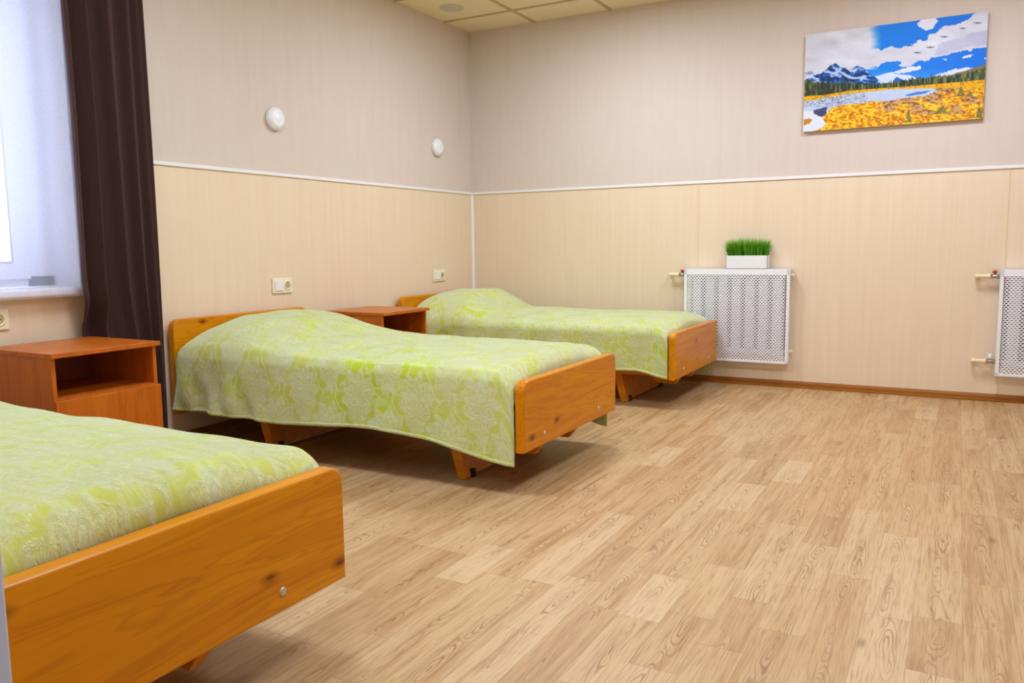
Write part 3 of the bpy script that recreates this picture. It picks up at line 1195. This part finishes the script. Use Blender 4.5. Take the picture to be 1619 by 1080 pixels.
def paint(U, V):
    """U left to right, V top to bottom (0..1); coordinates as seen on the slanted print"""
    X = 97 + U * (1266 - 28 * V)
    yt = 248 - 175 * U
    yb = 915 - 80 * U
    Y = yt + (yb - yt) * V
    C = np.zeros(X.shape + (3,))

    def fill(mask, col, soft=None):
        c = np.array(col, float)
        if soft is None:
            C[mask] = c
        else:
            k = (mask * soft)[..., None]
            C[:] = C * (1 - k) + c * k
    n1 = vnoise(X, Y, 60, 40, 1, 4)
    n2 = vnoise(X, Y, 14, 12, 9, 3)
    n3 = vnoise(X, Y, 150, 60, 21, 4)
    # sky
    C[:] = (14, 126, 232)
    k = np.clip((X - 600) / 700, 0, 1)[..., None]
    C[:] = C * (1 - k) + np.array((6, 112, 226)) * k
    wob = (n1 - .5) * 60
    Xw, Yw = X + wob, Y + (n1 - .5) * 44 + (n2 - .5) * 14
    white = np.array((222, 222, 238.))
    # big pale cloud on the left, soft right edge
    d = np.clip((640 - X + (n3 - .5) * 60) / 70, 0, 1)
    d = np.where(Y > 340 - (X - 600) * .12, np.clip((Y - (330 - (X - 600) * .16)) / 30, 0, 1), d)
    d = np.where(X < 640, np.maximum(d, np.clip((640 - X) / 70, 0, 1)), d)
    low = [(90, 100), (600, 100), (640, 345), (900, 300), (990, 245), (1080, 190), (1180, 150), (1240, 100), (1300, 60), (1420, 60), (1420, 310),
           (1270, 335), (1120, 380), (960, 420), (830, 462), (770, 450), (800, 420), (700, 425), (560, 475), (440, 560), (90, 580)]
    cl = inpoly(Xw, Yw, low)
    m = np.where(cl, 1.0, 0.0)
    m = np.where(X < 660, np.maximum(m * np.clip((X < 560) + (Y > 335) * 1.0, 0, 1), np.clip((650 - X + (n3 - .5) * 50) / 80, 0, 1) * (Y < 480)), m)
    grey = (205 + 40 * (n3 - .35))[..., None] + np.array((0, 0, 16.))
    C[:] = C * (1 - m[..., None]) + np.clip(grey, 0, 245) * m[..., None]
    sh_ = (inpoly(Xw, Yw, [(1040, 300), (1200, 250), (1420, 190), (1420, 290), (1250, 320), (1120, 370), (1020, 380)]) * .35)[..., None]
    C[:] = C * (1 - sh_) + np.array((150, 150, 200.)) * sh_
    for P in ([(905, 160), (925, 120), (1010, 105), (1040, 140), (1000, 195), (960, 205), (915, 190)],
              [(640, 520), (760, 490), (860, 455), (930, 455), (925, 478), (850, 500), (760, 510)],
              [(1205, 395), (1240, 375), (1275, 375), (1260, 390), (1215, 405)],
              [(1065, 408), (1105, 402), (1100, 414)], [(1335, 400), (1365, 395), (1360, 420)],
              [(1000, 530), (1160, 475), (1290, 470), (1240, 500), (1100, 530)]):
        Cm = inpoly(X + wob * .45, Y + (n2 - .5) * 22, P)
        C[Cm] = white
    C[inpoly(X + wob * .4, Y, [(600, 530), (700, 505), (860, 520), (900, 545), (760, 570), (640, 580)])] = (224, 226, 246)
    C[inpoly(X, Y + (n2 - .5) * 20, [(97, 505), (150, 495), (175, 508), (110, 523)])] = (140, 150, 190)
    hz = np.clip((Y - 470) / 80, 0, 1) * (X > 560) * .35
    C[:] = C * (1 - hz[..., None]) + np.array((150, 195, 240.)) * hz[..., None]
    # mountains
    mt = [(95, 560), (180, 520), (250, 490), (290, 455), (325, 438), (360, 462), (400, 470), (425, 490), (460, 465), (495, 452), (540, 475), (570, 505), (610, 530), (650, 560), (650, 600), (95, 600)]
    mm = inpoly(X + (n2 - .5) * 16, Y + (n2 - .5) * 18, mt)
    ridge = vnoise(X + Y * .9, Y - X * .35, 46, 20, 41, 4)
    snow = (ridge > .585) & (Y > 450) | inpoly(X + (n2 - .5) * 14, Y + (n2 - .5) * 10, [(345, 490), (385, 520), (430, 545), (520, 545), (590, 556), (520, 530), (440, 530), (390, 500)]) | inpoly(X + (n2 - .5) * 12, Y + (n2 - .5) * 8, [(425, 488), (490, 468), (480, 490), (440, 500)])
    C[mm] = (30, 92, 172)
    C[mm & (ridge < .42)] = (14, 50, 110)
    C[mm & snow & (Y < 572)] = (176, 196, 236)
    m2 = inpoly(X + (n2 - .5) * 10, Y + (n2 - .5) * 12, [(735, 580), (750, 545), (768, 530), (790, 545), (830, 560), (860, 590)])
    C[m2] = (40, 96, 176)
    hill = inpoly(X, Y + (n2 - .5) * 8, [(1130, 520), (1230, 488), (1300, 462), (1400, 425), (1400, 600), (1130, 600)])
    C[hill] = (122, 108, 88)
    # forest belt
    sk = vnoise(X, Y * 0 + 5, 7, 50, 77, 2)
    ftop = np.interp(X, [90, 200, 400, 640, 700, 880, 1100, 1250, 1400], [560, 575, 575, 585, 572, 548, 528, 505, 462])
    fbot = np.interp(X, [90, 250, 430, 640, 880, 1100, 1400], [668, 658, 628, 612, 596, 578, 552])
    ftop = ftop + 16 - sk * 36
    fo = (Y > ftop) & (Y < fbot)
    tone = vnoise(X, Y, 9, 40, 88, 3)
    C[fo] = (52, 66, 48)
    C[fo & (tone > .5)] = (84, 96, 50)
    C[fo & (tone > .63)] = (128, 124, 62)
    C[fo & (tone < .36)] = (30, 38, 36)
    for (tx, ty, w) in ((235, 520, 20), (272, 512, 24), (312, 530, 18), (392, 520, 22), (120, 560, 14), (165, 575, 12), (350, 565, 12), (210, 560, 14), (870, 520, 7), (930, 515, 7), (1000, 500, 8), (1060, 505, 7)):
        hgt = 660 - ty if tx < 500 else 70
        k = (Y - ty) / hgt
        tr = (k > 0) & (k < 1) & (np.abs(X - tx) < w * k * (.7 + .6 * n2))
        C[tr] = (44, 50, 42)
        C[tr & (n2 > .6)] = (70, 78, 46)
    # far meadow
    b1 = np.interp(X, [90, 300, 430, 640, 900, 1100, 1400], [705, 678, 655, 632, 614, 612, 620])
    md = (Y >= fbot) & (Y < b1)
    C[md] = (236, 176, 8)
    C[md & (n2 > .58)] = (196, 130, 20)
    # near ground everywhere below, then the water over it
    gd = Y >= b1
    a_ = vnoise(X, Y, 17, 11, 101, 4)
    bsh = vnoise(X, Y, 90, 50, 131, 3)
    base = np.zeros(X.shape + (3,))
    base[:] = (226, 150, 18)
    base[a_ > .5] = (238, 182, 22)
    base[a_ > .62] = (240, 208, 50)
    base[a_ < .40] = (196, 116, 26)
    base[a_ < .31] = (182, 108, 32)
    rt_ = (X > 640) & (Y < 800) & (bsh > .47)
    base[rt_ & (a_ > .5)] = (206, 160, 96)
    base[rt_ & (a_ <= .5)] = (178, 116, 70)
    base[rt_ & (a_ < .4)] = (128, 88, 58)
    C[gd] = base[gd]
    wat = [(90, 705), (300, 672), (430, 650), (700, 622), (1010, 612), (1040, 635), (960, 668), (820, 682), (760, 690), (690, 705), (600, 702), (520, 715), (380, 730), (300, 750), (260, 800),
           (240, 822), (270, 860), (215, 900), (90, 940)]
    wm = inpoly(X + (n2 - .5) * 16, Y + (n2 - .5) * 16, wat)
    C[wm] = (190, 204, 232)
    sp_ = vnoise(X, Y, 10, 5, 201, 2)
    C[wm & (X < 560) & (Y < 740) & (sp_ > .5)] = (158, 162, 190)
    C[wm & (sp_ > .68) & (Y < 740) & (X < 560)] = (120, 122, 152)
    C[wm & (X > 560) & (sp_ > .66)] = (172, 190, 226)
    C[wm & (Y > 770)] = (222, 226, 240)
    C[wm & inpoly(X + (n2 - .5) * 20, Y, [(170, 765), (275, 738), (262, 800), (235, 812), (175, 790)])] = (66, 66, 110)
    C[inpoly(X, Y + (n2 - .5) * 6, [(820, 662), (900, 640), (1000, 628), (960, 650), (850, 668)])] = (70, 120, 200)
    C[inpoly(X + (n2 - .5) * 14, Y + (n2 - .5) * 14, [(98, 868), (100, 828), (140, 818), (165, 832), (150, 850), (120, 866)])] = (200, 130, 24)
    for (tx, ty, w, hgt) in ((850, 770, 26, 85), (1195, 598, 30, 75), (1250, 625, 22, 50), (1310, 740, 24, 90), (1075, 735, 50, 60)):
        k = (Y - ty) / hgt
        tr = (k > 0) & (k < 1) & (np.abs(X - tx) < w * k * (.5 + n2))
        C[tr & (n2 > .35)] = (96, 96, 40)
        C[tr & (n2 > .55)] = (140, 130, 60)
    # birds
    for (tx, ty, s) in ((903, 360, 26), (988, 322, 30), (1080, 249, 28), (1200, 190, 24), (1294, 152, 28), (860, 310, 14)):
        a = (X - tx) / s
        dd = np.abs(Y - (ty + 3 - 5 * np.abs(np.abs(a) - .35)))
        C[(np.abs(a) < 1) & (dd < 3.4 * (1.25 - np.abs(a)))] = (54, 58, 80)
    return C


PLx, PRx, PT, PB = 2.4937, 3.4833, 2.2478, 1.6532
NU, NV = 560, 330
Ug, Vg = np.meshgrid(np.linspace(0, 1, NU), np.linspace(0, 1, NV))
img = 0
for ju in (-.375, -.125, .125, .375):
    for jv in (-.375, 0, .375):
        img = img + paint(np.clip(Ug + ju * 1.6 / NU, 0, 1), np.clip(Vg + jv * 1.6 / NV, 0, 1)) / 255 / 12
lin = np.where(img <= .04045, img / 12.92, ((img + .055) / 1.055) ** 2.4)
t = thing('canvas_print', (PLx, 0, PB), 'landscape canvas print of a mountain lake and golden meadow on the back wall', 'picture')
PWd, PHt = PRx - PLx, PT - PB
vx = (Ug * PWd).ravel()
vz = ((1 - Vg) * PHt).ravel()
co = np.stack([vx, np.full_like(vx, -.0302), vz], 1)
fi = []
ii = np.arange(NV - 1)[:, None] * NU + np.arange(NU - 1)[None]
ii = ii.ravel()
quads = np.stack([ii, ii + NU, ii + NU + 1, ii + 1], 1)
me = bpy.data.meshes.new('printed_front')
me.from_pydata(co.tolist(), [], quads.tolist())
ca = me.color_attributes.new('paint', 'FLOAT_COLOR', 'POINT')
ca.data.foreach_set('color', np.concatenate([lin.reshape(-1, 3), np.ones((NU * NV, 1))], 1).ravel())
link('printed_front', me, M['canvas'], t)
box('stretcher_frame', (.0, -.030, 0), (PWd, -.0005, PHt), M['canvas_edge'], t)


# ------------------------------------------------------------------ sockets, wall discs, ceiling fixture
def make_socket():
    t = thing('wall_socket', (0, 0, 0), '', 'socket', 'cream switch and socket plates on the left wall')
    bm = bmesh.new()
    add_box(bm, (.0005, -.078, -.043), (.010, .078, .043), .004, 3)
    from_bm('plate', bm, M['cream'], t)
    bm = bmesh.new()
    add_box(bm, (.009, -.062, -.028), (.016, .000, .030), .002)
    from_bm('switch_rocker', bm, M['white'], t)
    bm = bmesh.new()
    add_lathe(bm, [(.030, .0095), (.029, .013), (.024, .0135), (.021, .012), (.0205, .0102)], (0, .036, .001), (1, 0, 0), 32)
    o = from_bm('socket_ring', bm, M['cream'], t, True)
    bm = bmesh.new()
    add_lathe(bm, [(.0206, .0103), (0, .0103)], (0, .036, .001), (1, 0, 0), 32)
    from_bm('socket_recess', bm, M['cream_dark'], t)
    bm = bmesh.new()
    for s in (-1, 1):
        add_cyl(bm, (.0100, .036 + s * .0085, .001), (.0108, .036 + s * .0085, .001), .0028, n=12)
    from_bm('contact_hole', bm, M['black'], t)
    return t


s0 = make_socket()
for i, (yy, zz, lab) in enumerate(((-2.103, .745, 'cream double plate with switch and socket above the middle bed'),
                                   (-.495, .745, 'cream double plate with switch and socket above the farthest bed'),
                                   (-3.722, .682, 'cream wall plate below the window sill at the left edge'))):
    o = s0 if i == 0 else copy_tree(s0)
    o.location = (0, yy, zz)
    o['label'] = lab


def make_disc():
    t = thing('wall_lamp', (0, 0, 0), '', 'wall lamp', 'round white discs on the left wall')
    bm = bmesh.new()
    add_lathe(bm, [(.060, .0005), (.063, .004), (.063, .022), (.060, .027), (.054, .030)], (0, 0, 0), (1, 0, 0), 48)
    from_bm('base_ring', bm, M['white'], t, True)
    bm = bmesh.new()
    add_lathe(bm, [(.054, .029), (.051, .034), (.038, .039), (.026, .0405), (.0245, .0395), (.023, .0405), (0, .042)], (0, 0, 0), (1, 0, 0), 48)
    from_bm('cover', bm, M['enamel'], t, True)
    return t


d0 = make_disc()
d0.location = (0, -2.108, 1.677)
d0['label'] = 'round white wall lamp above the middle bed'
d1 = copy_tree(d0)
d1.location = (0, -.493, 1.682)
d1['label'] = 'round white wall lamp above the farthest bed'

bm = bmesh.new()
add_lathe(bm, [(.085, 0), (.083, .004), (.065, .006), (.05, .004), (0, .004)], (.243, -.621, H - .0005), (0, 0, -1), 40)
o = from_bm('ceiling_fixture', bm, M['fixture'], None, True)
tag(o, 'faint round fixture set into the ceiling tile near the corner', 'ceiling fixture')

# ------------------------------------------------------------------ ceiling lights, added hallway fill
LIGHT_LABELS = ['square ceiling light panel above the foot of the farthest bed',
                'square ceiling light panel above the open floor near the right radiator',
                'square ceiling light panel above the bed nearest the doorway',
                'square ceiling light panel above the open floor near the doorway']
for i, (lx, ly) in enumerate(PANELS):
    t = thing('ceiling_light', (lx, ly, H), LIGHT_LABELS[i], 'ceiling light', 'ceiling light panels')
    bm = bmesh.new()
    for (a, b) in (((-.298, -.298), (.298, -.28)), ((-.298, .28), (.298, .298)), ((-.298, -.28), (-.28, .28)), ((.28, -.28), (.298, .28))):
        add_box(bm, (a[0], a[1], -.012), (b[0], b[1], -.0055))
    from_bm('frame', bm, M['white'], t)
    box('diffuser', (-.28, -.28, -.009), (.28, .28, -.006), M['led'], t)
    ld = bpy.data.lights.new('panel_light', 'AREA')
    ld.shape = 'SQUARE'
    ld.size = .54
    ld.energy = PANEL_POWER
    ld.color = PANEL_COLOR
    lo = bpy.data.objects.new('panel_light', ld)
    COL.objects.link(lo)
    lo.location = (lx, ly, H - .014)
ld = bpy.data.lights.new('hallway_fill', 'AREA')  # unseen fill lamp, added to give the door frame bluish light
ld.size = .5
ld.energy = 18
ld.color = (.75, .86, 1)
lo = bpy.data.objects.new('hallway_fill', ld)
COL.objects.link(lo)
lo.location = (3.0, -6.2, H - .02)
